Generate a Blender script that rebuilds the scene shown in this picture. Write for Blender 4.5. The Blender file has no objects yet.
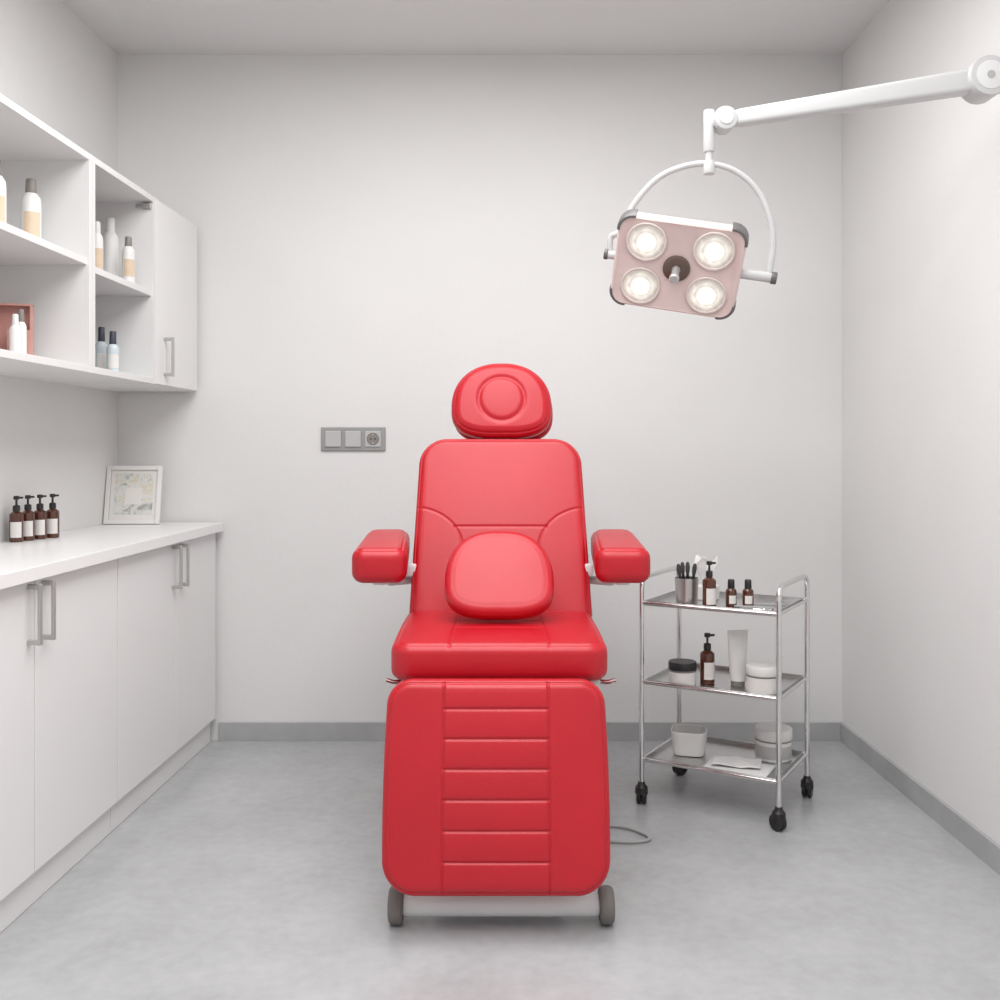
import bpy, bmesh, math, random
import numpy as np
from mathutils import Vector, Matrix, noise
random.seed(3)
C = bpy.context.scene.collection
A2 = math.radians(2.0)

# ---------------------------------------------------------------- materials
def mat(name, col, rough=0.5, metal=0.0, noise_scale=None, noise_amt=0.0, bump=0.0, bump_scale=200,
        spec=0.5, emit=None, estr=0, trans=0.0, coat=0.0, alpha=1.0, sheen=0.0):
    m = bpy.data.materials.new(name); m.use_nodes = True
    nt = m.node_tree; b = nt.nodes["Principled BSDF"]
    b.inputs["Base Color"].default_value = (*col, 1)
    b.inputs["Roughness"].default_value = rough
    b.inputs["Metallic"].default_value = metal
    b.inputs["Specular IOR Level"].default_value = spec
    b.inputs["Transmission Weight"].default_value = trans
    b.inputs["Coat Weight"].default_value = coat
    b.inputs["Sheen Weight"].default_value = sheen
    b.inputs["Alpha"].default_value = alpha
    if emit:
        b.inputs["Emission Color"].default_value = (*emit, 1)
        b.inputs["Emission Strength"].default_value = estr
    tc = nt.nodes.new("ShaderNodeTexCoord")
    if noise_amt:
        n = nt.nodes.new("ShaderNodeTexNoise"); n.inputs["Scale"].default_value = noise_scale or 4
        n.inputs["Detail"].default_value = 6
        nt.links.new(tc.outputs["Object"], n.inputs["Vector"])
        r = nt.nodes.new("ShaderNodeValToRGB")
        r.color_ramp.elements[0].position = 0.3; r.color_ramp.elements[1].position = 0.7
        r.color_ramp.elements[0].color = (*[c*(1-noise_amt) for c in col], 1)
        r.color_ramp.elements[1].color = (*[min(1, c*(1+noise_amt)) for c in col], 1)
        nt.links.new(n.outputs["Fac"], r.inputs["Fac"])
        nt.links.new(r.outputs["Color"], b.inputs["Base Color"])
    if bump:
        n2 = nt.nodes.new("ShaderNodeTexNoise"); n2.inputs["Scale"].default_value = bump_scale
        n2.inputs["Detail"].default_value = 3
        nt.links.new(tc.outputs["Object"], n2.inputs["Vector"])
        bp = nt.nodes.new("ShaderNodeBump"); bp.inputs["Strength"].default_value = bump
        bp.inputs["Distance"].default_value = 0.002
        nt.links.new(n2.outputs["Fac"], bp.inputs["Height"])
        nt.links.new(bp.outputs["Normal"], b.inputs["Normal"])
    return m

M_wall = mat("wall_plaster", (0.77,0.764,0.758), 0.85, noise_scale=1.5, noise_amt=0.02, bump=0.25, bump_scale=60, spec=0.2)
M_ceil = mat("ceiling_paint", (0.76,0.755,0.75), 0.9, noise_scale=2, noise_amt=0.01, spec=0.2)
M_base = mat("grey_skirting", (0.42,0.425,0.43), 0.5, noise_scale=8, noise_amt=0.08)
M_cab = mat("white_laminate", (0.82,0.815,0.808), 0.42, noise_scale=2, noise_amt=0.01)
M_cabin = mat("white_carcass", (0.77,0.765,0.76), 0.5, noise_scale=2, noise_amt=0.01)
M_top = mat("white_worktop", (0.86,0.855,0.85), 0.3, noise_scale=2, noise_amt=0.01)
M_red = mat("red_leather", (0.50,0.0035,0.014), 0.38, noise_scale=6, noise_amt=0.04, bump=0.25, bump_scale=350, spec=0.58)
M_steel = mat("brushed_steel", (0.62,0.62,0.62), 0.30, 1.0, noise_scale=30, noise_amt=0.04)
M_chrome = mat("chrome", (0.78,0.78,0.78), 0.14, 1.0, noise_scale=30, noise_amt=0.02)
M_handle = mat("satin_nickel", (0.48,0.475,0.47), 0.4, 0.6, noise_scale=30, noise_amt=0.02)
M_white = mat("white_enamel", (0.74,0.74,0.74), 0.3, noise_scale=5, noise_amt=0.01)
M_arm = mat("light_grey_enamel", (0.58,0.58,0.58), 0.35, noise_scale=5, noise_amt=0.01)
M_yoke = mat("pale_grey_enamel", (0.54,0.54,0.545), 0.35, noise_scale=5, noise_amt=0.01)
M_wplast = mat("white_plastic", (0.78,0.77,0.755), 0.35, noise_scale=5, noise_amt=0.01)
M_black = mat("black_plastic", (0.016,0.015,0.015), 0.4, noise_scale=20, noise_amt=0.1)
M_rubber = mat("grey_rubber", (0.17,0.155,0.145), 0.6, noise_scale=20, noise_amt=0.08)
M_amber = mat("amber_glass", (0.085,0.024,0.012), 0.14, noise_scale=20, noise_amt=0.1, coat=0.5)
M_label = mat("paper_label", (0.78,0.75,0.72), 0.7, noise_scale=20, noise_amt=0.02)
M_tan = mat("tan_label", (0.70,0.55,0.40), 0.6, noise_scale=30, noise_amt=0.06)
M_greycap = mat("grey_cap", (0.24,0.22,0.20), 0.4, noise_scale=20, noise_amt=0.05)
M_dcap = mat("dark_blue_cap", (0.045,0.05,0.07), 0.4, noise_scale=20, noise_amt=0.05)
M_clear = mat("frosted_bottle", (0.60,0.68,0.72), 0.2, noise_scale=20, noise_amt=0.03)
M_pink = mat("pink_card", (0.58,0.30,0.26), 0.6, noise_scale=20, noise_amt=0.05)
M_plate = mat("aluminium_plate", (0.34,0.34,0.34), 0.45, 0.3, noise_scale=20, noise_amt=0.03)
M_insert = mat("grey_switch", (0.50,0.50,0.495), 0.4, 0.1, noise_scale=20, noise_amt=0.02)
M_dark = mat("dark_recess", (0.05,0.05,0.05), 0.6, noise_scale=20, noise_amt=0.02)
M_head = mat("rose_lamp_housing", (0.74,0.585,0.56), 0.4, 0.0, noise_scale=20, noise_amt=0.03)
M_ring = mat("satin_white_ring", (0.66,0.58,0.55), 0.4, 0.0, noise_scale=20, noise_amt=0.02)
M_capd = mat("charcoal_cap", (0.13,0.125,0.125), 0.4, noise_scale=20, noise_amt=0.05)
M_hub = mat("bronze_hub", (0.15,0.105,0.085), 0.35, 0.6, noise_scale=20, noise_amt=0.05)
M_lensin = mat("lit_lens_core", (1,1,1), 0.3, emit=(1,0.97,0.92), estr=9)
M_cloth = mat("white_cloth", (0.78,0.77,0.765), 0.9, noise_scale=20, noise_amt=0.03)
M_cable = mat("grey_cable", (0.40,0.40,0.40), 0.5, noise_scale=20, noise_amt=0.02)
M_cupm = mat("dull_metal_cup", (0.62,0.60,0.58), 0.3, 0.9, noise_scale=20, noise_amt=0.02)

def lens_mat():
    m = bpy.data.materials.new("lit_reflector"); m.use_nodes = True
    nt = m.node_tree; b = nt.nodes["Principled BSDF"]
    b.inputs["Base Color"].default_value = (0.25,0.23,0.21,1); b.inputs["Roughness"].default_value = 0.3
    tc = nt.nodes.new("ShaderNodeTexCoord")
    sp = nt.nodes.new("ShaderNodeSeparateXYZ"); nt.links.new(tc.outputs["Object"], sp.inputs[0])
    cb = nt.nodes.new("ShaderNodeCombineXYZ"); nt.links.new(sp.outputs[0], cb.inputs[0]); nt.links.new(sp.outputs[1], cb.inputs[1])
    ln = nt.nodes.new("ShaderNodeVectorMath"); ln.operation = 'LENGTH'; nt.links.new(cb.outputs[0], ln.inputs[0])
    mr = nt.nodes.new("ShaderNodeMapRange"); mr.inputs[1].default_value = 0.0; mr.inputs[2].default_value = 0.047
    nt.links.new(ln.outputs["Value"], mr.inputs[0])
    r = nt.nodes.new("ShaderNodeValToRGB"); e = r.color_ramp.elements
    e[0].position = 0.0; e[0].color = (1,1,1,1); e[1].position = 1.0; e[1].color = (0.30,0.24,0.20,1)
    for p, c in ((0.42,0.95),(0.60,0.50),(0.72,0.62),(0.84,0.42)):
        k = e.new(p); k.color = (c,c*0.94,c*0.85,1)
    nt.links.new(mr.outputs[0], r.inputs["Fac"])
    vo = nt.nodes.new("ShaderNodeTexVoronoi"); vo.inputs["Scale"].default_value = 70; vo.feature = 'SMOOTH_F1'
    nt.links.new(tc.outputs["Object"], vo.inputs["Vector"])
    v2 = nt.nodes.new("ShaderNodeMapRange"); v2.inputs[3].default_value = 0.85; v2.inputs[4].default_value = 1.7
    nt.links.new(vo.outputs["Color"], v2.inputs[0])
    nt.links.new(r.outputs["Color"], b.inputs["Emission Color"]); nt.links.new(v2.outputs[0], b.inputs["Emission Strength"])
    return m
M_lens = lens_mat()

# floor
def floor_mat():
    m = bpy.data.materials.new("polished_concrete"); m.use_nodes = True
    nt = m.node_tree; b = nt.nodes["Principled BSDF"]
    tc = nt.nodes.new("ShaderNodeTexCoord")
    n1 = nt.nodes.new("ShaderNodeTexNoise"); n1.inputs["Scale"].default_value = 4.0; n1.inputs["Detail"].default_value = 7; n1.inputs["Roughness"].default_value = 0.62
    n2 = nt.nodes.new("ShaderNodeTexNoise"); n2.inputs["Scale"].default_value = 30; n2.inputs["Detail"].default_value = 6
    for n in (n1, n2): nt.links.new(tc.outputs["Object"], n.inputs["Vector"])
    mx = nt.nodes.new("ShaderNodeMix"); mx.data_type = 'FLOAT'; mx.inputs[0].default_value = 0.35
    nt.links.new(n1.outputs["Fac"], mx.inputs[2]); nt.links.new(n2.outputs["Fac"], mx.inputs[3])
    r = nt.nodes.new("ShaderNodeValToRGB")
    r.color_ramp.elements[0].position = 0.28; r.color_ramp.elements[0].color = (0.37,0.375,0.385,1)
    r.color_ramp.elements[1].position = 0.72; r.color_ramp.elements[1].color = (0.50,0.505,0.515,1)
    nt.links.new(mx.outputs[0], r.inputs["Fac"]); nt.links.new(r.outputs["Color"], b.inputs["Base Color"])
    rr = nt.nodes.new("ShaderNodeMapRange"); rr.inputs[3].default_value = 0.20; rr.inputs[4].default_value = 0.30
    nt.links.new(n1.outputs["Fac"], rr.inputs[0]); nt.links.new(rr.outputs[0], b.inputs["Roughness"])
    bp = nt.nodes.new("ShaderNodeBump"); bp.inputs["Strength"].default_value = 0.06; bp.inputs["Distance"].default_value = 0.002
    nt.links.new(n2.outputs["Fac"], bp.inputs["Height"]); nt.links.new(bp.outputs["Normal"], b.inputs["Normal"])
    return m
M_floor = floor_mat()

# ---------------------------------------------------------------- helpers
def link(o, parent=None, loc=(0,0,0), rot=(0,0,0)):
    C.objects.link(o); o.location = loc; o.rotation_euler = rot
    if parent is not None: o.parent = parent
    return o

def thing(name, label, category, loc=(0,0,0), rz=0.0, group=None):
    e = bpy.data.objects.new(name, None); e.empty_display_size = 0.05
    link(e, None, loc, (0,0,rz)); e["label"] = label; e["category"] = category
    if group: e["group"] = group
    return e

def finish(bm, name, m, parent=None, loc=(0,0,0), rot=(0,0,0), angle=35):
    bmesh.ops.recalc_face_normals(bm, faces=bm.faces[:])
    me = bpy.data.meshes.new(name); bm.to_mesh(me); bm.free()
    ms = m if isinstance(m, (list, tuple)) else [m]
    for x in ms: me.materials.append(x)
    for p in me.polygons: p.use_smooth = True
    me.set_sharp_from_angle(angle=math.radians(angle))
    o = bpy.data.objects.new(name, me)
    return link(o, parent, loc, rot)

def add_box(bm, c, s, bev=0.0, seg=2, mi=0, rot=None):
    r = bmesh.ops.create_cube(bm, size=1.0)
    vs = r["verts"]
    mt = Matrix.Translation(c) @ (rot.to_4x4() if rot else Matrix.Identity(4)) @ Matrix.Diagonal((*s, 1))
    bmesh.ops.transform(bm, matrix=mt, verts=vs)
    fs = set(f for v in vs for f in v.link_faces)
    for f in fs: f.material_index = mi
    if bev > 0:
        es = list(set(e for v in vs for e in v.link_edges))
        bmesh.ops.bevel(bm, geom=es, offset=bev, segments=seg, affect='EDGES', profile=0.5)

def boxes(name, lst, m, parent=None, loc=(0,0,0), rot=(0,0,0), bev=0.002, seg=2):
    bm = bmesh.new()
    for b in lst: add_box(bm, b[0], b[1], b[2] if len(b) > 2 else bev, seg)
    return finish(bm, name, m, parent, loc, rot, angle=15)

def add_lathe(bm, prof, segs=40, mi=0, mtx=None, sx=1, sy=1, a0=0, a1=2*math.pi):
    full = abs(a1-a0-2*math.pi) < 1e-6
    n = segs if full else segs+1
    rings = []
    for r, z in prof:
        if r < 1e-6:
            rings.append([bm.verts.new((0,0,z))])
        else:
            rings.append([bm.verts.new((r*sx*math.cos(a0+(a1-a0)*i/segs), r*sy*math.sin(a0+(a1-a0)*i/segs), z)) for i in range(n)])
    for a, b in zip(rings[:-1], rings[1:]):
        for i in range(segs):
            j = (i+1) % n if full else i+1
            q = [a[0 if len(a)==1 else i], a[0 if len(a)==1 else j], b[0 if len(b)==1 else j], b[0 if len(b)==1 else i]]
            q2 = []
            for v in q:
                if v not in q2: q2.append(v)
            if len(q2) >= 3:
                try: f = bm.faces.new(q2); f.material_index = mi
                except ValueError: pass
    vs = [v for r in rings for v in r]
    if mtx is not None: bmesh.ops.transform(bm, matrix=mtx, verts=vs)

def lathe(name, prof, m, parent=None, loc=(0,0,0), rot=(0,0,0), segs=40, **k):
    bm = bmesh.new(); add_lathe(bm, prof, segs, **k)
    return finish(bm, name, m, parent, loc, rot)

def align(p, q):
    p = Vector(p); q = Vector(q); d = (q-p)
    return Matrix.Translation(p) @ Vector((0,0,1)).rotation_difference(d.normalized()).to_matrix().to_4x4(), d.length

def add_cyl(bm, p, q, r, r2=None, segs=32, bev=0.0, mi=0):
    mtx, L = align(p, q); r2 = r if r2 is None else r2
    b = bev
    if b > 0: prof = [(0,0),(r-b,0),(r-b*0.3,b*0.3),(r,b),(r2,L-b),(r2-b*0.3,L-b*0.3),(r2-b,L),(0,L)]
    else: prof = [(0,0),(r,0),(r2,L),(0,L)]
    add_lathe(bm, prof, segs, mi, mtx)

def cyl(name, p, q, r, m, parent=None, r2=None, bev=0.0, **k):
    bm = bmesh.new(); add_cyl(bm, p, q, r, r2, 32, bev)
    return finish(bm, name, m, parent, **k)

def catmull(pts, n=10):
    P = [Vector(p) for p in pts]; out = []
    P = [2*P[0]-P[1]] + P + [2*P[-1]-P[-2]]
    for i in range(1, len(P)-2):
        for k in range(n):
            t = k/n
            out.append(0.5*((2*P[i]) + (-P[i-1]+P[i+1])*t + (2*P[i-1]-5*P[i]+4*P[i+1]-P[i+2])*t*t + (-P[i-1]+3*P[i]-3*P[i+1]+P[i+2])*t**3))
    out.append(P[-2]); return out

def add_tube(bm, pts, r, segs=14, mi=0):
    pts = [Vector(p) for p in pts]; prev = None; nrm = None; first = None
    for i, p in enumerate(pts):
        t = (pts[min(i+1, len(pts)-1)] - pts[max(i-1, 0)]).normalized()
        if nrm is None:
            nrm = t.orthogonal().normalized()
        else:
            nrm = (nrm - t*nrm.dot(t)).normalized()
        bn = t.cross(nrm)
        ring = [bm.verts.new(p + r*(math.cos(2*math.pi*k/segs)*nrm + math.sin(2*math.pi*k/segs)*bn)) for k in range(segs)]
        if prev:
            for k in range(segs):
                f = bm.faces.new((prev[k], prev[(k+1)%segs], ring[(k+1)%segs], ring[k])); f.material_index = mi
        else: first = ring
        prev = ring
    bm.faces.new(first[::-1]); bm.faces.new(prev)

def tube(name, pts, r, m, parent=None, smooth=True, segs=14, **k):
    bm = bmesh.new(); add_tube(bm, catmull(pts) if smooth else pts, r, segs)
    return finish(bm, name, m, parent, **k)

def fillet(pts, rad, n=8):
    P = [Vector(p) for p in pts]; out = [P[0]]
    for i in range(1, len(P)-1):
        a = (P[i-1]-P[i]).normalized(); b = (P[i+1]-P[i]).normalized()
        s = P[i]+a*rad; e = P[i]+b*rad
        for k in range(n+1):
            t = k/n; out.append((1-t)**2*s + 2*t*(1-t)*P[i] + t*t*e)
    out.append(P[-1]); return out

# ---- upholstered cushion
def seg_dist(X, Y, poly):
    D = np.full(X.shape, 1e9)
    for (x0,y0),(x1,y1) in zip(poly[:-1], poly[1:]):
        dx, dy = x1-x0, y1-y0; L2 = dx*dx+dy*dy+1e-15
        t = np.clip(((X-x0)*dx+(Y-y0)*dy)/L2, 0, 1)
        D = np.minimum(D, np.hypot(X-x0-t*dx, Y-y0-t*dy))
    return D

def rr_hw(H, base, rt, rb):
    def f(y):
        w = base(y)
        if y > H/2-rt: return w-rt+math.sqrt(max(0, rt*rt-(y-(H/2-rt))**2))
        if y < -H/2+rb: return w-rb+math.sqrt(max(0, rb*rb-(y+H/2-rb)**2))
        return w
    return f

def cushion(name, hw, y0, y1, T, R, m, parent, loc, rot, grooves=(), crown=0.008, nx=200, ny=220,
            rim=0.011, rimdepth=0.003, gd=0.0035, gs=0.0026, extra=None, backcrown=0.002):
    def fm(t): return 0.45*np.sin(np.pi/2*t)+0.55*t
    ty = fm(np.linspace(-1,1,ny)); tx = fm(np.linspace(-1,1,nx))
    ys = (y0+y1)/2 + (y1-y0)/2*ty
    ws = np.array([max(hw(y), 1e-4) for y in ys])
    X = ws[:,None]*tx[None,:]; Y = np.repeat(ys[:,None], nx, 1)
    fy = (y0+y1)/2+(y1-y0)/2*np.sin(np.pi/2*np.linspace(-1,1,200))
    fw = [max(hw(y),1e-4) for y in fy]
    outl = [(w,y) for w,y in zip(fw,fy)] + [(-w,y) for w,y in zip(fw[::-1],fy[::-1])]; outl.append(outl[0])
    D = seg_dist(X, Y, outl)
    D[0,:] = 0; D[-1,:] = 0; D[:,0] = 0; D[:,-1] = 0
    s = T/2-R
    q = np.clip(D/R, 0, 1)
    hprof = R*np.sqrt(np.clip(1-(1-q)**2, 0, 1))
    wm = ws.max()
    cr = np.clip(1-(X/wm)**2,0,1)**0.8*np.clip(1-ty[:,None]**2,0,1)**0.8*np.clip(D/0.03,0,1)
    Zf = s + hprof + crown*cr
    if rim: Zf -= rimdepth*np.exp(-((D-rim)/gs)**2)
    for g in grooves:
        Zf -= gd*np.exp(-(seg_dist(X,Y,g)/gs)**2) * np.clip(D/0.012,0,1)
    if extra is not None: Zf += extra(X, Y, D)
    Zb = -(s + hprof + backcrown*cr)
    nv = nx*ny
    V = np.concatenate([np.stack([X,Y,Zf],-1).reshape(-1,3), np.stack([X,Y,Zb],-1).reshape(-1,3)])
    idx = np.arange(nv).reshape(ny,nx)
    a,b,c,d = idx[:-1,:-1],idx[:-1,1:],idx[1:,1:],idx[1:,:-1]
    Ff = np.stack([a,b,c,d],-1).reshape(-1,4); Fb = (np.stack([a,d,c,b],-1)+nv).reshape(-1,4)
    ring = list(idx[0,:]) + list(idx[1:,-1]) + list(idx[-1,:-1][::-1]) + list(idx[1:-1,0][::-1])
    ring = np.array(ring); nr = np.roll(ring,-1)
    Fs = np.stack([ring, ring+nv, nr+nv, nr],-1)
    F = np.concatenate([Ff,Fb,Fs]).tolist()
    me = bpy.data.meshes.new(name); me.from_pydata(V.tolist(), [], F); me.update()
    me.materials.append(m)
    for p in me.polygons: p.use_smooth = True
    o = bpy.data.objects.new(name, me)
    return link(o, parent, loc, rot)

# ---------------------------------------------------------------- room shell
BY = 3.94; LX = -1.486; RX = 1.368; HZ = 2.70; FY = -1.0
def struct(o): o["kind"] = "structure"; return o
def shell(name, c, s, m):
    return struct(boxes(name, [(c, s, 0)], m))
shell("floor", (0, (BY+FY)/2, -0.05), (3.6, BY-FY+0.3, 0.1), M_floor)
shell("ceiling", (0, (BY+FY)/2, HZ+0.05), (3.6, BY-FY+0.3, 0.1), M_ceil)
shell("wall_back", (0, BY+0.06, HZ/2), (3.2, 0.12, HZ), M_wall)
shell("wall_front", (0, FY-0.06, HZ/2), (3.5, 0.12, HZ), M_wall)
shell("wall_right", (RX+0.06, (BY+FY)/2, HZ/2), (0.12, BY-FY, HZ), M_wall)
wl = boxes("wall_left", [((-0.06, -2.5, HZ/2), (0.12, 5.0, HZ), 0)], M_wall, loc=(LX, BY, 0), rot=(0,0,-A2)); struct(wl)
struct(boxes("baseboard_back", [((0, BY-0.006, 0.036), ((RX+1.085), 0.012, 0.072), 0.001)], M_base, loc=((RX-1.085)/2,0,0)))
struct(boxes("baseboard_right", [((RX-0.006, (BY-0.013+FY)/2, 0.036), (0.012, BY-0.013-FY, 0.072), 0.001)], M_base))

def wallpos(L, v, z):
    return (LX + v*math.cos(A2) - L*math.sin(A2), BY - v*math.sin(A2) - L*math.cos(A2), z)

# ---------------------------------------------------------------- base cabinets
def handle(parent, x, y, z0, z1):
    bm = bmesh.new()
    add_box(bm, (x+0.030, y, (z0+z1)/2), (0.008, 0.013, z1-z0), 0.002)
    for z in (z0+0.007, z1-0.007): add_box(bm, (x+0.013, y, z), (0.028, 0.012, 0.012), 0.002)
    h = finish(bm, "handle", M_handle, parent, angle=15); h["label"] = "satin metal bar handle"
    return h

def base_cab(L0, L1, seam, group):
    t = thing("base_cabinet", "white laminate base cabinet with two flat doors and metal handles", "cabinet", wallpos(L0, 0, 0), -A2, group)
    W = L1-L0
    boxes("body", [((0.190, -W/2, 0.458), (0.368, W-0.001, 0.730), 0.001)], M_cab, t)
    boxes("plinth", [((0.190, -W/2, 0.046), (0.364, W-0.001, 0.090), 0.001)], M_cab, t)
    for a, b, side in ((0.0, seam-L0, -1), (seam-L0, W, 1)):
        d = boxes("door", [((0.385, -(a+b)/2, 0.457), (0.018, b-a-0.004, 0.726), 0.0015)], M_cab, t)
        hy = -(b-0.035) if side < 0 else -(a+0.035)
        handle(d, 0.394, hy, 0.665, 0.815)
    return t
base_cab(0.012, 0.942, 0.453, "base cabinets")
base_cab(0.944, 1.940, 1.443, "base cabinets")
wt = boxes("worktop", [((0.212, -0.976, 0.843), (0.424, 1.930, 0.034), 0.0015)], M_top, loc=wallpos(0,0,0), rot=(0,0,-A2))
wt["label"] = "long white worktop running over the base cabinets"; wt["category"] = "countertop"

# ---------------------------------------------------------------- wall cabinets
ZB, ZT, UD = 1.372, 2.020, 0.322
def open_cab(L0, L1, zshelf, label):
    t = thing("wall_cabinet", label, "cabinet", wallpos(L0, 0, 0), -A2, "wall cabinets")
    W = L1-L0; th = 0.02; zm = (ZB+ZT)/2
    bm = bmesh.new()
    add_box(bm, (UD/2, -W/2, ZB+th/2), (UD, W, th), 0.001)
    add_box(bm, (UD/2, -W/2, ZT-th/2), (UD, W, th), 0.001)
    add_box(bm, (UD/2, -th/2, zm), (UD, th, ZT-ZB-2*th), 0.0)
    add_box(bm, (UD/2, -W+th/2, zm), (UD, th, ZT-ZB-2*th), 0.0)
    add_box(bm, (0.006, -W/2, zm), (0.010, W-2*th, ZT-ZB-2*th), 0.0)
    finish(bm, "body", M_cabin, t, angle=15)
    boxes("shelf", [(((UD-0.012)/2+0.006, -W/2, zshelf-0.010), (UD-0.014, W-2*th, 0.020), 0.001)], M_cabin, t)
    return t
t = thing("wall_cabinet", "closed white wall cabinet with one flat door", "cabinet", wallpos(0.012,0,0), -A2, "wall cabinets")
boxes("body", [(((UD-0.02)/2, -0.220, (ZB+ZT)/2), (UD-0.02, 0.439, ZT-ZB), 0.001)], M_cab, t)
d = boxes("door", [((UD-0.009, -0.220, (ZB+ZT)/2), (0.018, 0.436, ZT-ZB-0.004), 0.0015)], M_cab, t)
handle(d, UD, -0.355, 1.405, 1.545)
oc = open_cab(0.453, 0.955, 1.695, "open white wall cabinet with one shelf holding small bottles")
boxes("hinge", [((UD-0.02,-0.026,1.985),(0.03,0.012,0.018),0.002),((UD-0.045,-0.024,1.985),(0.03,0.008,0.012),0.002)], M_handle, oc)
open_cab(0.957, 1.920, 1.710, "open white wall cabinet holding lotions and a pink box")

# ---------------------------------------------------------------- bottles
def arc_label(name, r, z0, z1, m, parent, half=1.1):
    return lathe(name, [(r, z0), (r, z1)], m, parent, segs=20, a0=-math.pi/2-half, a1=-math.pi/2+half)

def pump_bottle(loc, H, r, label, body=M_amber, group=None, white_label=True, rz=0.0, name="pump_bottle"):
    t = thing(name, label, "bottle", loc, rz, group)
    hb = H*0.66
    lathe("body", [(0,0),(r*0.92,0),(r,r*0.1),(r,hb*0.86),(r*0.95,hb*0.92),(r*0.62,hb*0.975),(r*0.42,hb),(r*0.42,hb*1.03),(0,hb*1.03)], body, t)
    bm = bmesh.new()
    add_lathe(bm, [(0,hb*1.01),(r*0.50,hb*1.01),(r*0.52,hb*1.04),(r*0.50,hb*1.18),(r*0.40,hb*1.2),(r*0.16,hb*1.21),(r*0.16,H*0.91),(r*0.40,H*0.92),(r*0.44,H*0.95),(r*0.38,H*0.995),(0,H)], 24)
    add_box(bm, (r*0.50, -r*0.2, H*0.958), (r*0.9, r*0.32, H*0.045), r*0.08)
    finish(bm, "pump", M_black, t)
    if white_label: arc_label("label", r*1.012, hb*0.15, hb*0.66, M_label, t, 0.85)
    return t

def copy_thing(src, loc, rz=None):
    n = src.copy(); C.objects.link(n); n.location = loc
    if rz is not None: n.rotation_euler = (0,0,rz)
    for ch in list(src.children):
        c2 = ch.copy(); C.objects.link(c2); c2.parent = n
    return n

ZC = 0.8602
ab = pump_bottle((-1.474, 3.08, ZC), 0.142, 0.0205, "small amber pump bottle with white label on the worktop", group="amber pump bottles on the worktop", rz=0.35)
for x, y in ((-1.462,3.13),(-1.447,3.18),(-1.429,3.23)): copy_thing(ab, (x,y,ZC))

def shelf_bottle(L, v, z, H, r, bodym, capm, labm, label, caph=0.2, group=None):
    p = wallpos(L, v, z); t = thing("lotion_bottle", label, "bottle", p, 0.55, group)
    hb = H*(1-caph)
    lathe("body", [(0,0),(r*0.9,0),(r,r*0.12),(r,hb*0.84),(r*0.93,hb*0.92),(r*0.6,hb),(0,hb)], bodym, t)
    lathe("cap", [(0,hb),(r*0.55,hb),(r*0.58,hb+0.003),(r*0.52,H-0.003),(r*0.45,H),(0,H)], capm, t, segs=28)
    if labm: arc_label("label", r*1.012, hb*0.22, hb*0.66, labm, t, 0.9)
    return t
zs1 = 1.7102; zs2 = 1.6952; zb = ZB+0.0202
shelf_bottle(1.080,0.2,zs1,0.205,0.027,M_wplast,M_greycap,M_tan,"white lotion bottle with tan label and grey cap on the shelf")
shelf_bottle(1.265,0.2,zs1,0.205,0.024,M_wplast,M_greycap,M_tan,"white lotion bottle with tan label on the shelf")
shelf_bottle(0.690,0.22,zs2,0.188,0.019,M_wplast,M_wplast,M_tan,"slim white bottle with tan label on the shelf")
shelf_bottle(0.515,0.19,zs2,0.240,0.026,M_wplast,M_wplast,None,"tall plain white bottle on the shelf")
shelf_bottle(0.565,0.272,zs2,0.165,0.021,M_wplast,M_greycap,M_tan,"short bottle with tan label and grey cap on the shelf")
shelf_bottle(0.565,0.18,zb,0.165,0.020,M_clear,M_dcap,M_label,"frosted bottle with dark cap in the cabinet",0.3)
shelf_bottle(0.610,0.238,zb,0.145,0.020,M_clear,M_dcap,M_label,"frosted bottle with dark cap in the cabinet",0.3)
# pink box
t = thing("gift_box", "pink cardboard display box with white cosmetics beside it", "box", wallpos(1.100, 0.16, zb), 0.30)
boxes("box", [((0,0.018,0.082),(0.100,0.006,0.164)),((-0.047,0,0.082),(0.006,0.04,0.164)),((0.047,0,0.082),(0.006,0.04,0.164)),((0,0,0.003),(0.10,0.042,0.006)),((0,0,0.161),(0.10,0.042,0.006)),((0.016,-0.018,0.045),(0.062,0.005,0.09))], M_pink, t, bev=0.0008)
shelf_bottle(1.165,0.215,zb,0.140,0.014,M_wplast,M_greycap,None,"small white bottle beside the pink box",0.25)
shelf_bottle(1.215,0.225,zb,0.120,0.015,M_wplast,M_wplast,None,"small plain white bottle beside the pink box",0.25)

# ---------------------------------------------------------------- picture frame
def art_mat():
    m = bpy.data.materials.new("pale_print"); m.use_nodes = True
    nt = m.node_tree; b = nt.nodes["Principled BSDF"]; b.inputs["Roughness"].default_value = 0.5
    tc = nt.nodes.new("ShaderNodeTexCoord")
    n = nt.nodes.new("ShaderNodeTexNoise"); n.inputs["Scale"].default_value = 20; n.inputs["Detail"].default_value = 6; n.inputs["Distortion"].default_value = 1.5
    nt.links.new(tc.outputs["Object"], n.inputs["Vector"])
    r = nt.nodes.new("ShaderNodeValToRGB"); e = r.color_ramp.elements
    e[0].position = 0.34; e[0].color = (0.36,0.37,0.35,1); e[1].position = 0.50; e[1].color = (0.74,0.74,0.72,1)
    k = e.new(0.42); k.color = (0.60,0.60,0.57,1)
    k = e.new(0.60); k.color = (0.66,0.60,0.46,1); k = e.new(0.64); k.color = (0.72,0.71,0.70,1)
    nt.links.new(n.outputs["Fac"], r.inputs["Fac"]); nt.links.new(r.outputs["Color"], b.inputs["Base Color"])
    return m
t = thing("picture_frame", "white framed pale abstract print leaning on the worktop", "picture frame", (-1.381, 3.80, ZC+0.001), 0.0)
t.rotation_euler = (math.radians(-12), 0, 0.05)
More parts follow.
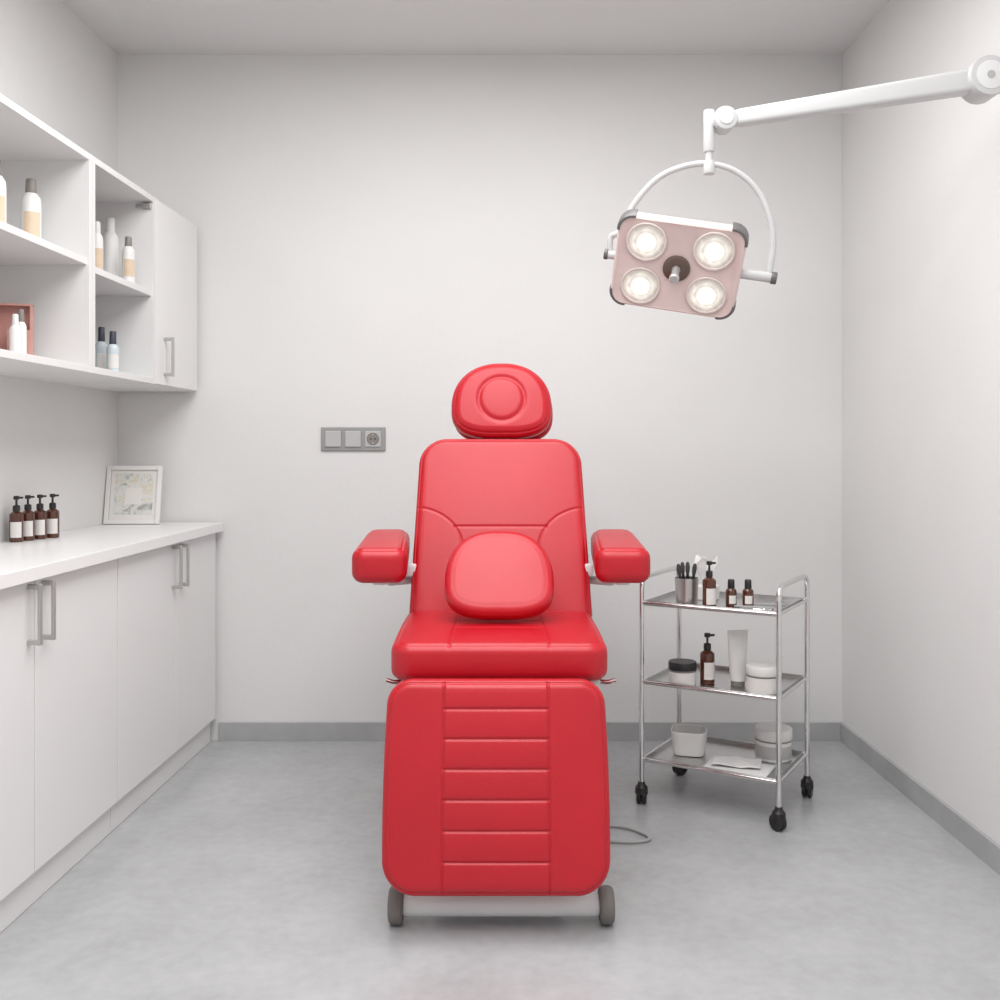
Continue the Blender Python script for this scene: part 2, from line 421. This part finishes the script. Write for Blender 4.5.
w, h = 0.208, 0.225
boxes("frame", [((-w/2+0.008,0,h/2),(0.016,0.014,h)),((w/2-0.008,0,h/2),(0.016,0.014,h)),((0,0,0.008),(w-0.033,0.014,0.016)),((0,0,h-0.008),(w-0.033,0.014,0.016))], M_wplast, t, bev=0.001)
boxes("mat_board", [((0,0.004,h/2),(w-0.034,0.004,h-0.034))], M_label, t, bev=0)
pr = boxes("print", [((0,0.0015,h/2+0.004),(w-0.062,0.001,h-0.066))], art_mat(), t, bev=0)
boxes("caption_panel", [((0,0.0005,h/2-0.004),(0.062,0.001,0.066))], M_label, pr, bev=0)

# ---------------------------------------------------------------- wall socket
t = thing("wall_socket", "grey frame with two switches and a round power socket", "socket", ((353.5-495)*0.00394, BY, 1.1865))
boxes("cover_plate", [((0,-0.005,0),(0.254,0.009,0.093),0.003)], M_plate, t)
for x in (-0.078,0.0):
    boxes("switch", [((x,-0.0125,0),(0.062,0.008,0.062),0.002)], M_insert, t)
bm = bmesh.new(); add_box(bm, (0.078,-0.0115,0),(0.062,0.006,0.062),0.002)
o = finish(bm, "socket_outlet", M_insert, t, angle=15)
mt = Matrix.Translation((0.078,-0.0145,0)) @ Matrix.Rotation(math.radians(90),4,'X')
bm = bmesh.new()
add_lathe(bm, [(0.0,0.0005),(0.021,0.0005),(0.0225,0.0022),(0.0245,0.0005)], 32, 0, mt)
finish(bm, "socket_recess", M_greycap, o)
for dx_ in (-0.0085,0.0085):
    bm = bmesh.new(); add_lathe(bm, [(0,0.0012),(0.0035,0.0012),(0.0036,0.0004)], 16, 0, Matrix.Translation((dx_,0,0))@mt); finish(bm, "pin_hole", M_dark, o)
for dz_ in (-0.017,0.017):
    boxes("earth_clip", [((0.078,-0.0165,dz_),(0.006,0.002,0.006),0.0005)], M_insert, o)

# ---------------------------------------------------------------- treatment chair
CX = 0.015
ch = thing("treatment_chair", "red leather adjustable beauty treatment chair with headrest, armrests and leg rest", "chair", (CX, 2.7, 0))
def cy(y): return y-2.7
# leg rest
th = math.radians(11); H = 0.492
gr = [[(-0.125,-H/2+0.0),(-0.125,H/2)],[(0.125,-H/2),(0.125,H/2)]]
for py in (-0.168,-0.099,-0.030,0.039,0.108,0.177): gr.append([(-0.123,py),(0.123,py)])
def puff(X,Y,D):
    inside = (np.abs(X)<0.123)
    return np.where(inside, 0.0025*np.abs(np.sin(np.pi*(Y-0.039)/0.069))**0.5, 0.0)*np.clip(D/0.02,0,1)
hw = rr_hw(H, lambda y: 0.2685 - 0.006*(2*(y+0.06)/H)**2, 0.058, 0.078)
cz = 0.104+H/2*math.cos(th); cyy = 2.300 + H/2*math.sin(th) + 0.038
cushion("leg_rest", hw, -H/2, H/2, 0.075, 0.024, M_red, ch, (-0.0125,cy(cyy),cz), (math.radians(90)-th,0,0), gr, 0.008, 240, 260, extra=puff, rim=0.010, rimdepth=0.0035)
# seat
H = 0.50
gr = [[(-0.126,-H/2),(-0.112,H/2)],[(0.126,-H/2),(0.112,H/2)],[(-0.115,0.04),(0.115,0.04)],[(-0.118,-0.06),(0.118,-0.06)]]
hw = rr_hw(H, lambda y: 0.277 - 0.004*(2*y/H)**2, 0.05, 0.050)
cushion("seat", hw, -H/2, H/2, 0.096, 0.026, M_red, ch, (-0.004,cy(2.74),0.614), (math.radians(1.0),0,0), gr, 0.008, 220, 220, rim=0.014, rimdepth=0.003)
# backrest
th = math.radians(20); H = 0.585
ell = [(-0.27+0.155*math.sin(a), -0.075+0.135*math.cos(a)) for a in np.linspace(0, math.pi/2, 24)] + [(-0.115,-H/2)]
ellr = [(-x,y) for x,y in ell]
gr = [ell, ellr, [(-0.140,-0.002),(0.140,-0.002)]]
hw = rr_hw(H, lambda y: 0.2635-0.011*(y/(H/2)), 0.085, 0.03)
fy = 2.955; T=0.08
c = Vector((0.002, cy(fy)+H/2*math.sin(th)+T/2*math.cos(th), 0.635+H/2*math.cos(th)-T/2*math.sin(th)))
cushion("backrest", hw, -H/2, H/2, T, 0.024, M_red, ch, c, (math.radians(90)-th,0,0), gr, 0.008, 220, 240, rim=0.010, rimdepth=0.0035)
# headrest
th = math.radians(16)
def hhw(y):
    a = 0.161
    if y >= 0: b, n = 0.151, 2.2
    else: b, n = 0.102, 2.9
    return a*max(0, 1-abs(y/b)**n)**(1/n)
def hex_(X,Y,D):
    r = np.hypot(X, Y-0.020)
    return -0.004*np.exp(-((r-0.072)/0.008)**2) + np.where(r<0.070, 0.0015*np.sqrt(np.clip(1-(r/0.070)**2,0,1)), 0)
cushion("headrest", hhw, -0.1015, 0.1505, 0.075, 0.032, M_red, ch, (0.006,cy(3.215),1.276), (math.radians(90)-th,0,0), (), 0.009, 200, 200, rim=0.012, rimdepth=0.0025, extra=hex_)
cushion("headrest_shell", hhw, -0.1015, 0.1505, 0.035, 0.014, M_red, ch, (0.012,cy(3.262),1.261), (math.radians(90)-th,0,0), (), 0.0, 60, 60, rim=0)
# armrests
for s, rzz, ox in ((-1, 3.0, -0.349),(1,-3.0, 0.353)):
    Ha = 0.50
    hwA = rr_hw(Ha, lambda y: 0.0735-0.004*(y/(Ha/2)), 0.045, 0.036)
    cushion("armrest", hwA, -Ha/2, Ha/2, 0.098, 0.030, M_red, ch, (ox, cy(3.01), 0.829), (math.radians(2.0),0,math.radians(rzz)), (), 0.005, 90, 140, rim=0.014, rimdepth=0.003, gs=0.0025)
    bm = bmesh.new()
    add_box(bm, (ox+s*-0.01, cy(3.00), 0.772), (0.06, 0.26, 0.014), 0.004)
    add_box(bm, (ox, cy(2.90), 0.762), (0.04, 0.05, 0.016), 0.005)
    add_tube(bm, fillet([(ox-s*0.01,cy(3.02),0.770),(ox-s*0.01,cy(3.02),0.745),(s*0.20,cy(3.12),0.745)],0.012), 0.013)
    add_box(bm, (s*0.262, cy(3.03), 0.780), (0.04,0.03,0.038), 0.006)
    add_tube(bm, [(s*0.270,cy(3.03),0.788),(s*0.20,cy(3.12),0.788)], 0.013)
    a = finish(bm, "armrest_bracket", M_white, ch); a["label"] = "white enamel armrest bracket"
# levers & hinge hardware
for s in (-1,1):
    tube("hinge_lever", [(s*0.20,cy(2.56),0.560),(s*0.262,cy(2.53),0.556),(s*0.290,cy(2.52),0.563)], 0.006, M_chrome, ch)
    boxes("hinge_plate", [((s*0.225,cy(2.56),0.558),(0.05,0.08,0.012),0.003)], M_white, ch)
boxes("seat_frame", [((0,cy(2.76),0.544),(0.40,0.42,0.030),0.006),((0,cy(2.57),0.52),(0.30,0.10,0.05),0.006),
     ((-0.12,cy(3.04),0.58),(0.03,0.22,0.05),0.006),((0.12,cy(3.04),0.58),(0.03,0.22,0.05),0.006)], M_white, ch)
th = math.radians(20)
R20 = Matrix.Rotation(-th,3,'X')
bm = bmesh.new()
for x in (-0.12,0.12): add_box(bm, (x, cy(3.16), 0.87), (0.03,0.02,0.50), 0.004, rot=R20)
add_box(bm, (0, cy(3.135), 0.76), (0.44,0.025,0.05), 0.006, rot=R20)
for x in (-0.05,0.05): add_box(bm, (x, cy(3.285), 1.16), (0.018,0.012,0.20), 0.003, rot=Matrix.Rotation(-math.radians(16),3,'X'))
add_box(bm, (0, cy(3.255), 1.09), (0.28,0.02,0.04), 0.004, rot=R20)
finish(bm, "back_frame", M_white, ch)
# base
bm = bmesh.new()
add_box(bm, (0,cy(2.84),0.33),(0.16,0.20,0.42),0.02,3)
add_box(bm, (0,cy(2.80),0.09),(0.34,0.62,0.06),0.02,3)
add_box(bm, (0,cy(2.80),0.14),(0.24,0.34,0.06),0.02,3)
finish(bm, "pedestal", M_white, ch)
for yy in (2.415, 3.15):
    cyl("axle", (-0.236,cy(yy),0.046), (0.236,cy(yy),0.046), 0.027, M_white, ch, bev=0.003)
for yy in (2.415, 3.15):
    for s in (-1,1):
        mt = Matrix.Translation((s*0.2535,cy(yy),0.0445)) @ Matrix.Rotation(math.radians(90),4,'Y')
        bm = bmesh.new()
        hp_ = [(0,-0.014),(0.014,-0.015),(0.016,-0.0175),(0.036,-0.0175),(0.0420,-0.013),(0.044,-0.006)]
        add_lathe(bm, hp_ + [(r_,-z_) for r_,z_ in hp_[::-1]], 48, 0, mt)
        wv = finish(bm, "wheel", M_rubber, ch)
        bm = bmesh.new(); add_lathe(bm, [(0,0.020),(0.014,0.020),(0.018,0.0170)] if s>0 else [(0,-0.020),(0.014,-0.020),(0.018,-0.0170)], 24, 0, mt)
        finish(bm, "hub_cap", M_plate, wv)
tube("power_cord", [(0.10,cy(2.9),0.02),(0.25,cy(3.02),0.006),(0.36,cy(3.02),0.006),(0.42,cy(2.97),0.006),(0.435,cy(2.92),0.006),(0.36,cy(2.90),0.006),(0.22,cy(2.94),0.006),(0.10,cy(3.0),0.02)], 0.0045, M_cable, ch)

# lumbar pillow
def lhw(y):
    a = 0.1515
    if y >= 0: b, n = 0.166, 2.4
    else: b, n = 0.102, 2.9
    return a*max(0, 1-abs(y/b)**n)**(1/n)
lp = cushion("lumbar_pillow", lhw, -0.1015, 0.1655, 0.054, 0.020, M_red, None, (CX-0.003, 2.778, 0.769), (math.radians(90-36),0,0), (), 0.008, 160, 160, rim=0, backcrown=0.045)
lp["label"] = "rounded red leather lumbar pillow leaning on the chair back"; lp["category"] = "pillow"

# ---------------------------------------------------------------- trolley
TC = Vector((0.750, 3.261, 0)); TR = math.radians(-31.3)
tu = Vector((math.cos(TR), math.sin(TR), 0)); tw = Vector((-math.sin(TR), math.cos(TR), 0))
def tp(a, b, z): 
    p = TC + a*tu + b*tw; return (p.x, p.y, z)
tr = thing("trolley", "three-tier chrome utility trolley with metal shelves on black castors", "trolley", TC, TR)
hx, hy = 0.2215, 0.168
SZ = (0.645, 0.390, 0.140)
for s in (-1,1):
    x = s*hx
    tube("frame_end", fillet([(x,-hy,0.055),(x,-hy,0.732),(x,hy,0.732),(x,hy,0.055)],0.045), 0.0085, M_chrome, tr, smooth=False)
for z in SZ:
    bm = bmesh.new()
    add_box(bm, (0,0,z-0.003), (2*hx-0.02, 2*hy-0.012, 0.003), 0)
    for sy_ in (-1,1): add_box(bm, (0, sy_*(hy-0.006), z+0.004), (2*hx-0.018, 0.002, 0.016), 0)
    for sx_ in (-1,1): add_box(bm, (sx_*(hx-0.010), 0, z+0.004), (0.002, 2*hy-0.014, 0.016), 0)
    finish(bm, "shelf", M_steel, tr)
    bm = bmesh.new()
    add_tube(bm, [(-hx,-hy,z+0.004),(hx,-hy,z+0.004)], 0.006)
    add_tube(bm, [(-hx,hy,z+0.004),(hx,hy,z+0.004)], 0.006)
    for sx_ in (-1,1): add_tube(bm, [(sx_*hx,-hy,z+0.004),(sx_*hx,hy,z+0.004)], 0.005)
    finish(bm, "shelf_rail", M_chrome, tr)
k = 0
for sx_ in (-1,1):
    for sy_ in (-1,1):
        ang = [0.3,-0.5,1.0,0.1][k]; k += 1
        x, y = sx_*hx, sy_*hy
        Rz = Matrix.Translation((x,y,0)) @ Matrix.Rotation(ang,4,'Z')
        bm = bmesh.new()
        for off in (-0.0082,0.0082):
            mt = Rz @ Matrix.Translation((off,0.004,0.0255)) @ Matrix.Rotation(math.radians(90),4,'Y')
            add_lathe(bm, [(0,-0.006),(0.010,-0.0075),(0.021,-0.0075),(0.0252,-0.004),(0.0252,0.004),(0.021,0.0075),(0.010,0.0075),(0,0.006)], 28, 0, mt)
        add_lathe(bm, [(0,0.072),(0.011,0.072),(0.012,0.064),(0.020,0.055),(0.021,0.034),(0.010,0.030),(0,0.030)], 20, 0, Rz)
        add_cyl(bm, Rz@Vector((-0.017,0.004,0.0255)), Rz@Vector((0.017,0.004,0.0255)), 0.005, segs=12)
        finish(bm, "castor", M_black, tr)

Z1, Z2, Z3 = [z-0.0013 for z in SZ]
# metal cup + brushes
cp = tp(-0.088,-0.115,Z1)
t = lathe("metal_cup", [(0,0),(0.032,0),(0.034,0.002),(0.038,0.088),(0.0385,0.09),(0.0365,0.09),(0.0325,0.005),(0,0.004)], M_cupm, None, cp)
t["label"] = "metal cup holding black brushes on the trolley"; t["category"] = "cup"
bsrc = None
for i,(dx,dy,tx_,ty_) in enumerate(((-0.010,-0.006,0.10,-0.16),(0.004,0.008,-0.08,0.02),(0.010,-0.008,0.08,0.10),(-0.004,0.006,-0.05,-0.06))):
    loc = (cp[0]+dx, cp[1]+dy, cp[2]+0.006)
    if bsrc is None:
        e = thing("makeup_brush", "black handled brush standing in the metal cup", "brush", loc, 0, "brushes in the metal cup")
        lathe("brush_handle", [(0,0),(0.003,0.001),(0.0045,0.05),(0.0055,0.08),(0.0045,0.095),(0,0.095)], M_black, e, segs=14)
        lathe("bristles", [(0.0045,0.095),(0.0065,0.103),(0.0075,0.118),(0.005,0.130),(0,0.134)], M_dark, e, segs=14)
        bsrc = e
    else:
        e = copy_thing(bsrc, loc)
    e.rotation_euler = (tx_, ty_, 0)
pump_bottle(tp(-0.006,-0.135,Z1), 0.150, 0.021, "amber pump bottle with white label on the trolley top", rz=0.2)
def small_bottle(loc, H, r, label, group):
    t = thing("dropper_bottle", label, "bottle", loc, 0.1, group)
    hb = H*0.70
    lathe("body", [(0,0),(r*0.9,0),(r,r*0.1),(r,hb*0.82),(r*0.85,hb*0.92),(r*0.45,hb),(0,hb)], M_amber, t)
    lathe("cap", [(0,hb*0.96),(r*0.62,hb*0.96),(r*0.64,hb+0.004),(r*0.60,H*0.97),(r*0.5,H),(0,H)], M_black, t, segs=24)
    arc_label("label", r*1.012, hb*0.2, hb*0.62, M_label, t, 0.7)
    return t
s1 = small_bottle(tp(0.042,-0.066,Z1), 0.088, 0.0175, "small dark amber bottle with black cap on the trolley top", "small amber bottles on the trolley")
copy_thing(s1, tp(0.090,-0.045,Z1), -0.1)
# tissue
def crumple(name, m, loc, rot, label, cat, nx, ny, fn):
    bm = bmesh.new(); g = [[bm.verts.new(fn(i/(nx-1), j/(ny-1))) for i in range(nx)] for j in range(ny)]
    for j in range(ny-1):
        for i in range(nx-1): bm.faces.new((g[j][i], g[j][i+1], g[j+1][i+1], g[j+1][i]))
    o = finish(bm, name, m, None, loc, rot, angle=80)
    sm = o.modifiers.new("thick", 'SOLIDIFY'); sm.thickness = 0.0015; sm.offset = 1
    o["label"] = label; o["category"] = cat; return o
def tis(u,v):
    a = u*2*math.pi*0.8; r = 0.012+0.028*v**1.4; n = noise.noise(Vector((u*5,v*3,1)))
    return ((r+0.012*n*v)*math.cos(a), (r*0.7+0.010*n*v)*math.sin(a), 0.03+0.080*v+0.015*math.sin(a*3)*v)
tb = thing("tissue_box", "small white tissue dispenser with a raised tissue on the trolley", "tissue box", tp(-0.080,0.045,Z1), TR)
boxes("box", [((0,0,0.024),(0.075,0.06,0.048),0.004)], M_wplast, tb)
o = crumple("tissue", M_cloth, (0,0,0.02), (0,0,0), "white crumpled tissue", "x", 40, 16, tis); o.parent = tb; del o["category"]
t = thing("instrument_dish", "shallow oval steel dish on the trolley top", "dish", tp(0.138,-0.105,Z1), TR)
lathe("dish", [(0,0),(0.038,0),(0.043,0.006),(0.047,0.007),(0.047,0.0085),(0.042,0.0085),(0.037,0.002),(0,0.002)], M_chrome, t, sx=1.35, sy=0.9)
ns = None
for i,(a,b,r,z_) in enumerate(((0.120,-0.098,0.3,0.0115),(0.137,-0.112,0.1,0.0115),(0.152,-0.103,0.45,0.0115),(0.150,-0.030,0.15,0.003),(0.140,0.010,0.5,0.003),(0.160,0.045,0.3,0.003))):
    z_ = Z1+z_
    if ns is None:
        bm = bmesh.new(); add_cyl(bm,(-0.055,0,0),(0.020,0,0),0.0030,segs=12); add_cyl(bm,(0.0199,0,0),(0.052,0,0),0.0022,0.0006,segs=12)
        ns = finish(bm, "metal_instrument", M_plate, None, tp(a,b,z_), (0,0,TR+r))
        ns["label"]="thin steel instrument lying on the trolley top"; ns["category"]="instrument"; ns["group"]="instruments on the trolley top"
    else:
        n = ns.copy(); C.objects.link(n); n.location = tp(a,b,z_); n.rotation_euler=(0,0,TR+r)

def jar(loc, r, H, lidm, label, band=None):
    t = thing("cream_jar", label, "jar", loc)
    hb = H*0.66
    lathe("body", [(0,0),(r*0.9,0),(r*0.96,0.003),(r*0.96,hb),(0,hb)], M_wplast, t)
    lathe("lid", [(0,hb),(r*0.98,hb),(r,hb+0.002),(r,H-0.004),(r*0.96,H),(0,H)], lidm, t)
    lathe("lid_rim", [(r*0.975,hb-0.005),(r*0.988,hb-0.004),(r*0.988,hb-0.0005)], M_greycap, t)
    if band: lathe("label", [(r*0.968,hb*0.15),(r*0.968,hb*0.75)], band, t)
    return t
jar(tp(-0.105,-0.108,Z2),0.045,0.074,M_black,"white cream jar with black lid on the trolley shelf",M_label)
pump_bottle(tp(-0.040,-0.056,Z2),0.163,0.0235,"amber pump bottle with white label on the middle trolley shelf",rz=0.2)
t = thing("cream_tube", "white squeeze tube standing on its cap", "tube", tp(0.052,-0.030,Z2), 0.2)
lathe("cap", [(0,0),(0.021,0),(0.022,0.002),(0.022,0.016),(0,0.016)], M_greycap, t)
bm = bmesh.new()
n = 36; prev = None
for j in range(17):
    v = j/16; z = 0.0165+0.160*v; rx = 0.025+0.011*v; ry = 0.024*(1-v)**0.8+0.0015
    ring = [bm.verts.new((rx*math.cos(2*math.pi*i/n), ry*math.sin(2*math.pi*i/n), z)) for i in range(n)]
    if prev:
        for i in range(n): bm.faces.new((prev[i],prev[(i+1)%n],ring[(i+1)%n],ring[i]))
    else: bm.faces.new(ring[::-1])
    prev = ring
bm.faces.new(prev)
finish(bm, "tube_body", M_wplast, t)
jar(tp(0.145,-0.075,Z2),0.051,0.084,M_wplast,"white cream jar with white lid on the middle trolley shelf",M_label)
jar(tp(0.135,0.080,Z3),0.060,0.102,M_wplast,"large white jar with pale lid on the bottom trolley shelf",M_insert)
def rrect(w,h,r,n=8):
    out=[]
    for cx_,cy_,a0 in ((w/2-r,h/2-r,0),(-w/2+r,h/2-r,90),(-w/2+r,-h/2+r,180),(w/2-r,-h/2+r,270)):
        for k in range(n+1):
            a=math.radians(a0+90*k/n); out.append((cx_+r*math.cos(a),cy_+r*math.sin(a)))
    return out
def layers(bm, L):
    prev=None
    for w,h,r,z in L:
        ring=[bm.verts.new((x,y,z)) for x,y in rrect(w,h,r)]
        if prev:
            for i in range(len(ring)): bm.faces.new((prev[i],prev[(i+1)%len(ring)],ring[(i+1)%len(ring)],ring[i]))
        else: bm.faces.new(ring[::-1])
        prev=ring
    bm.faces.new(prev)
t = thing("storage_tub", "white open rounded square plastic tub on the bottom trolley shelf", "container", tp(-0.118,-0.010,Z3), -0.25)
bm = bmesh.new()
layers(bm, [(0.080,0.075,0.020,0),(0.096,0.091,0.024,0.003),(0.106,0.101,0.027,0.015),(0.114,0.109,0.029,0.074),(0.117,0.112,0.030,0.078),(0.116,0.111,0.030,0.081),(0.109,0.104,0.027,0.080),(0.100,0.095,0.025,0.016),(0.080,0.075,0.020,0.006)])
finish(bm, "tub", M_wplast, t)
def clo(u,v):
    n = noise.noise(Vector((u*4,v*4,5)))
    return ((u-0.5)*0.15, (v-0.5)*0.10, 0.014+0.003*n+0.002*math.sin(u*9+v*4))
crumple("crumpled_towel", M_cloth, tp(0.060,-0.065,Z3), (0,0,TR+0.25), "crumpled white towel on top of a folded one", "towel", 40, 30, clo)
fo = boxes("folded_towel", [((0,0,0.004),(0.20,0.125,0.007),0.003)], M_cloth, None, tp(0.072,-0.082,Z3), (0,0,TR+0.05))
fo["label"]="flat folded white towel on the bottom trolley shelf"; fo["category"]="towel"

# ---------------------------------------------------------------- surgical lamp
YA = -math.radians(10)
J0 = Vector((0.600, 2.62, 2.006)); J1 = Vector((1.232, 2.52, 2.076)); ST = Vector((0.562, 2.626, 2.000))
O = Vector((RX, 2.52, 2.076))
lamp = thing("surgical_lamp", "white wall-mounted articulated examination lamp with four lit lenses", "lamp", O)
def L_(v): return Vector(v)-O
dr = (J1-J0).normalized()
side = dr.cross(Vector((0,0,1))).normalized(); upv = side.cross(dr).normalized()
def beam(bm, secs):
    prev=None
    for p,wd,ht,r in secs:
        ring=[bm.verts.new(p+side*a+upv*b) for a,b in rrect(wd,ht,r,5)]
        if prev:
            for i in range(len(ring)): bm.faces.new((prev[i],prev[(i+1)%len(ring)],ring[(i+1)%len(ring)],ring[i]))
        else: bm.faces.new(ring[::-1])
        prev=ring
    bm.faces.new(prev)
bm = bmesh.new()
beam(bm, [(L_(J0+dr*0.018),0.034,0.034,0.008),(L_(J0+dr*0.045),0.040,0.042,0.010),(L_(J1-dr*0.030),0.052,0.058,0.012)])
finish(bm, "support_arm", M_arm, lamp)
bm = bmesh.new()
add_cyl(bm, L_(J0+Vector((0,0.028,0))), L_(J0+Vector((0,-0.028,0))), 0.031, bev=0.005)
add_box(bm, L_((J0+ST)/2), (0.045,0.024,0.028), 0.006)
finish(bm, "arm_joint", M_arm, lamp)
bm = bmesh.new()
add_cyl(bm, L_(J0+Vector((0,-0.028,0))), L_(J0+Vector((0,-0.031,0))), 0.018, bev=0.001); o=finish(bm,"joint_cap",M_white,lamp)
bm = bmesh.new()
add_cyl(bm, L_(J1+Vector((0,0.040,0))), L_(J1+Vector((0,-0.036,0))), 0.050, bev=0.003)
finish(bm, "arm_joint", M_arm, lamp)
bm = bmesh.new(); add_cyl(bm, L_(J1+Vector((0,-0.036,0))), L_(J1+Vector((0,-0.038,0))), 0.036, bev=0.0008); finish(bm,"joint_cap",M_white,lamp)
bm = bmesh.new(); add_cyl(bm, L_(J1+Vector((0,-0.038,0))), L_(J1+Vector((0,-0.0395,0))), 0.010, bev=0.0005); finish(bm,"joint_screw",M_handle,lamp)
bm = bmesh.new()
add_cyl(bm, L_(J1+Vector((0.03,0,0.0))), L_((RX-0.012, 2.52, 2.076)), 0.034, bev=0.002)
add_box(bm, (-0.0065,0,0.0), (0.012,0.14,0.20), 0.004)
finish(bm, "wall_mount", M_arm, lamp)
bm = bmesh.new(); add_cyl(bm, L_(J1+Vector((0.049,0,0.0))), L_(J1+Vector((0.064,0,0.0))), 0.0355, bev=0.001); finish(bm,"mount_collar",M_greycap,lamp)
# stem
bm = bmesh.new()
add_cyl(bm, L_(ST+Vector((0,0,0.035))), L_(ST+Vector((0,0,-0.075))), 0.0145, bev=0.003)
add_cyl(bm, L_(ST+Vector((0,0,-0.070))), L_(ST+Vector((0,0,-0.110))), 0.009)
add_cyl(bm, L_(ST+Vector((0,0,-0.098))), L_(ST+Vector((0,0,-0.133))), 0.0155, bev=0.003)
finish(bm, "stem", M_arm, lamp)
# head
hc = Vector((0.479, 2.64, 1.622))
roll = math.radians(10.3); tilt = math.radians(36)
Rh = (Matrix.Rotation(roll,4,'Y') @ Matrix.Rotation(YA,4,'Z') @ Matrix.Rotation(math.radians(90)+tilt,4,'X'))
ww, hh, tt = 0.335, 0.258, 0.055
dx = (Matrix.Rotation(roll,3,'Y') @ Matrix.Rotation(YA,3,'Z')) @ Vector((1,0,0))
pcw = hc + (Rh@Vector((0,0,-0.028))); pc = pcw-O
yk = [(0.335,1.730),(0.372,1.800),(0.430,1.862),(0.495,1.890),(0.560,1.895),(0.625,1.875),(0.680,1.827),(0.715,1.755),(0.727,1.680)]
eL = pcw-dx*(ww/2+0.014); eR = pcw+dx*(ww/2+0.072)
def ypl(x): return eL.y + (x-eL.x)*(eR.y-eL.y)/(eR.x-eL.x)
pts = [eL, Vector((eL.x+0.002,ypl(eL.x),eL.z+0.045))] + [Vector((x,ypl(x),z)) for x,z in yk] + [eR]
offy = ypl(0.562)-ST.y
tube("yoke", [L_(p-Vector((0,offy*math.sin(math.pi*i/(len(pts)-1)),0))) for i,p in enumerate(pts)], 0.0080, M_yoke, lamp)
bm = bmesh.new()
layers(bm, [(ww-0.06,hh-0.06,0.02,-tt),(ww-0.015,hh-0.015,0.035,-tt*0.8),(ww,hh,0.04,-tt*0.5),(ww,hh,0.04,-0.012),(ww-0.006,hh-0.006,0.037,-0.003),(ww-0.014,hh-0.014,0.033,0.0),(ww-0.022,hh-0.022,0.03,-0.002)])
head = finish(bm, "lamp_head", M_head, lamp, angle=30)
head.matrix_local = Matrix.Translation(hc-O) @ Rh
for sx_ in (-1,1):
    for sy_ in (-1,1):
        bm = bmesh.new(); prev=None
        n=10; cx_,cy_=sx_*(ww/2-0.04), sy_*(hh/2-0.04)
        for k in range(n+1):
            a = math.radians(-6+102*k/n); ca,sa=math.cos(a)*sx_,math.sin(a)*sy_
            ring=[bm.verts.new((cx_+r*ca,cy_+r*sa,z)) for r,z in ((0.0405,-0.045),(0.0425,-0.042),(0.0425,-0.006),(0.040,0.0008),(0.034,0.0015),(0.034,-0.003))]
            if prev:
                for i in range(6): bm.faces.new((prev[i],prev[(i+1)%6],ring[(i+1)%6],ring[i]))
            else: bm.faces.new(ring)
            prev=ring
        bm.faces.new(prev)
        c_=finish(bm,"corner_cap",M_capd,head); c_["label"]="charcoal corner bumper"
for sx_ in (-1,1):
    for sy_ in (-1,1):
        x,y = sx_*0.088, sy_*0.063
        lathe("lens_ring",[(0.052,-0.001),(0.054,0.003),(0.051,0.005),(0.0475,0.004),(0.0465,0.001)],M_ring,head,(x,y,0))
        lathe("lens",[(0.047,0.001),(0.044,0.0025),(0.030,0.0045),(0.016,0.0055),(0,0.006)],M_lens,head,(x,y,0))
        lathe("bulb",[(0.019,0.0052),(0.016,0.010),(0.008,0.013),(0,0.0135)],M_lensin,head,(x,y,0),segs=24)
lathe("hub",[(0.036,-0.001),(0.036,0.003),(0.030,0.007),(0.014,0.009),(0,0.009)],M_hub,head)
lathe("grip_handle",[(0.011,0.008),(0.012,0.012),(0.010,0.02),(0.010,0.055),(0.013,0.058),(0.013,0.066),(0.010,0.070),(0,0.070)],M_handle,head,segs=24)
for a_, c_, d_, r_ in ((-1, 0.022, 0.030, 0.012),(1, 0.080, 0.092, 0.0135)):
    bm = bmesh.new(); add_cyl(bm, pc+dx*a_*(ww/2-0.005), pc+dx*a_*(ww/2+c_), r_, bev=0.002); finish(bm, "pivot", M_arm, lamp)
    bm = bmesh.new(); add_cyl(bm, pc+dx*a_*(ww/2+c_-0.003), pc+dx*a_*(ww/2+d_), r_+0.0025, bev=0.002); finish(bm, "pivot_cap", M_capd, lamp)

# ---------------------------------------------------------------- lights & camera
w = bpy.data.worlds.new("w"); bpy.context.scene.world = w; w.use_nodes = True
w.node_tree.nodes["Background"].inputs[0].default_value = (0.96,0.98,1,1)
w.node_tree.nodes["Background"].inputs[1].default_value = 0.5
def area(name, loc, rot, sx, sy, power, col=(1,1,1)):
    l = bpy.data.lights.new(name,'AREA'); l.shape='RECTANGLE'; l.size=sx; l.size_y=sy; l.energy=power; l.color=col
    o = bpy.data.objects.new(name,l); link(o,None,loc,rot); return o
area("ceiling_light", (-0.05,2.35,2.66), (0,0,0), 1.6, 1.4, 38, (1,0.998,0.995))
area("ceiling_light.001", (-0.05,0.75,2.66), (0,0,0), 1.6, 1.5, 44, (1,0.998,0.995))

cam = bpy.data.cameras.new("camera"); cam.sensor_width = 36; cam.lens = 36
cam.shift_x = 0.005; cam.shift_y = -0.05; cam.clip_start = 0.05
co = bpy.data.objects.new("camera", cam); link(co, None, (0,0,1.143), (math.radians(90),0,0))
bpy.context.scene.camera = co
bpy.context.scene.view_settings.view_transform = 'Standard'
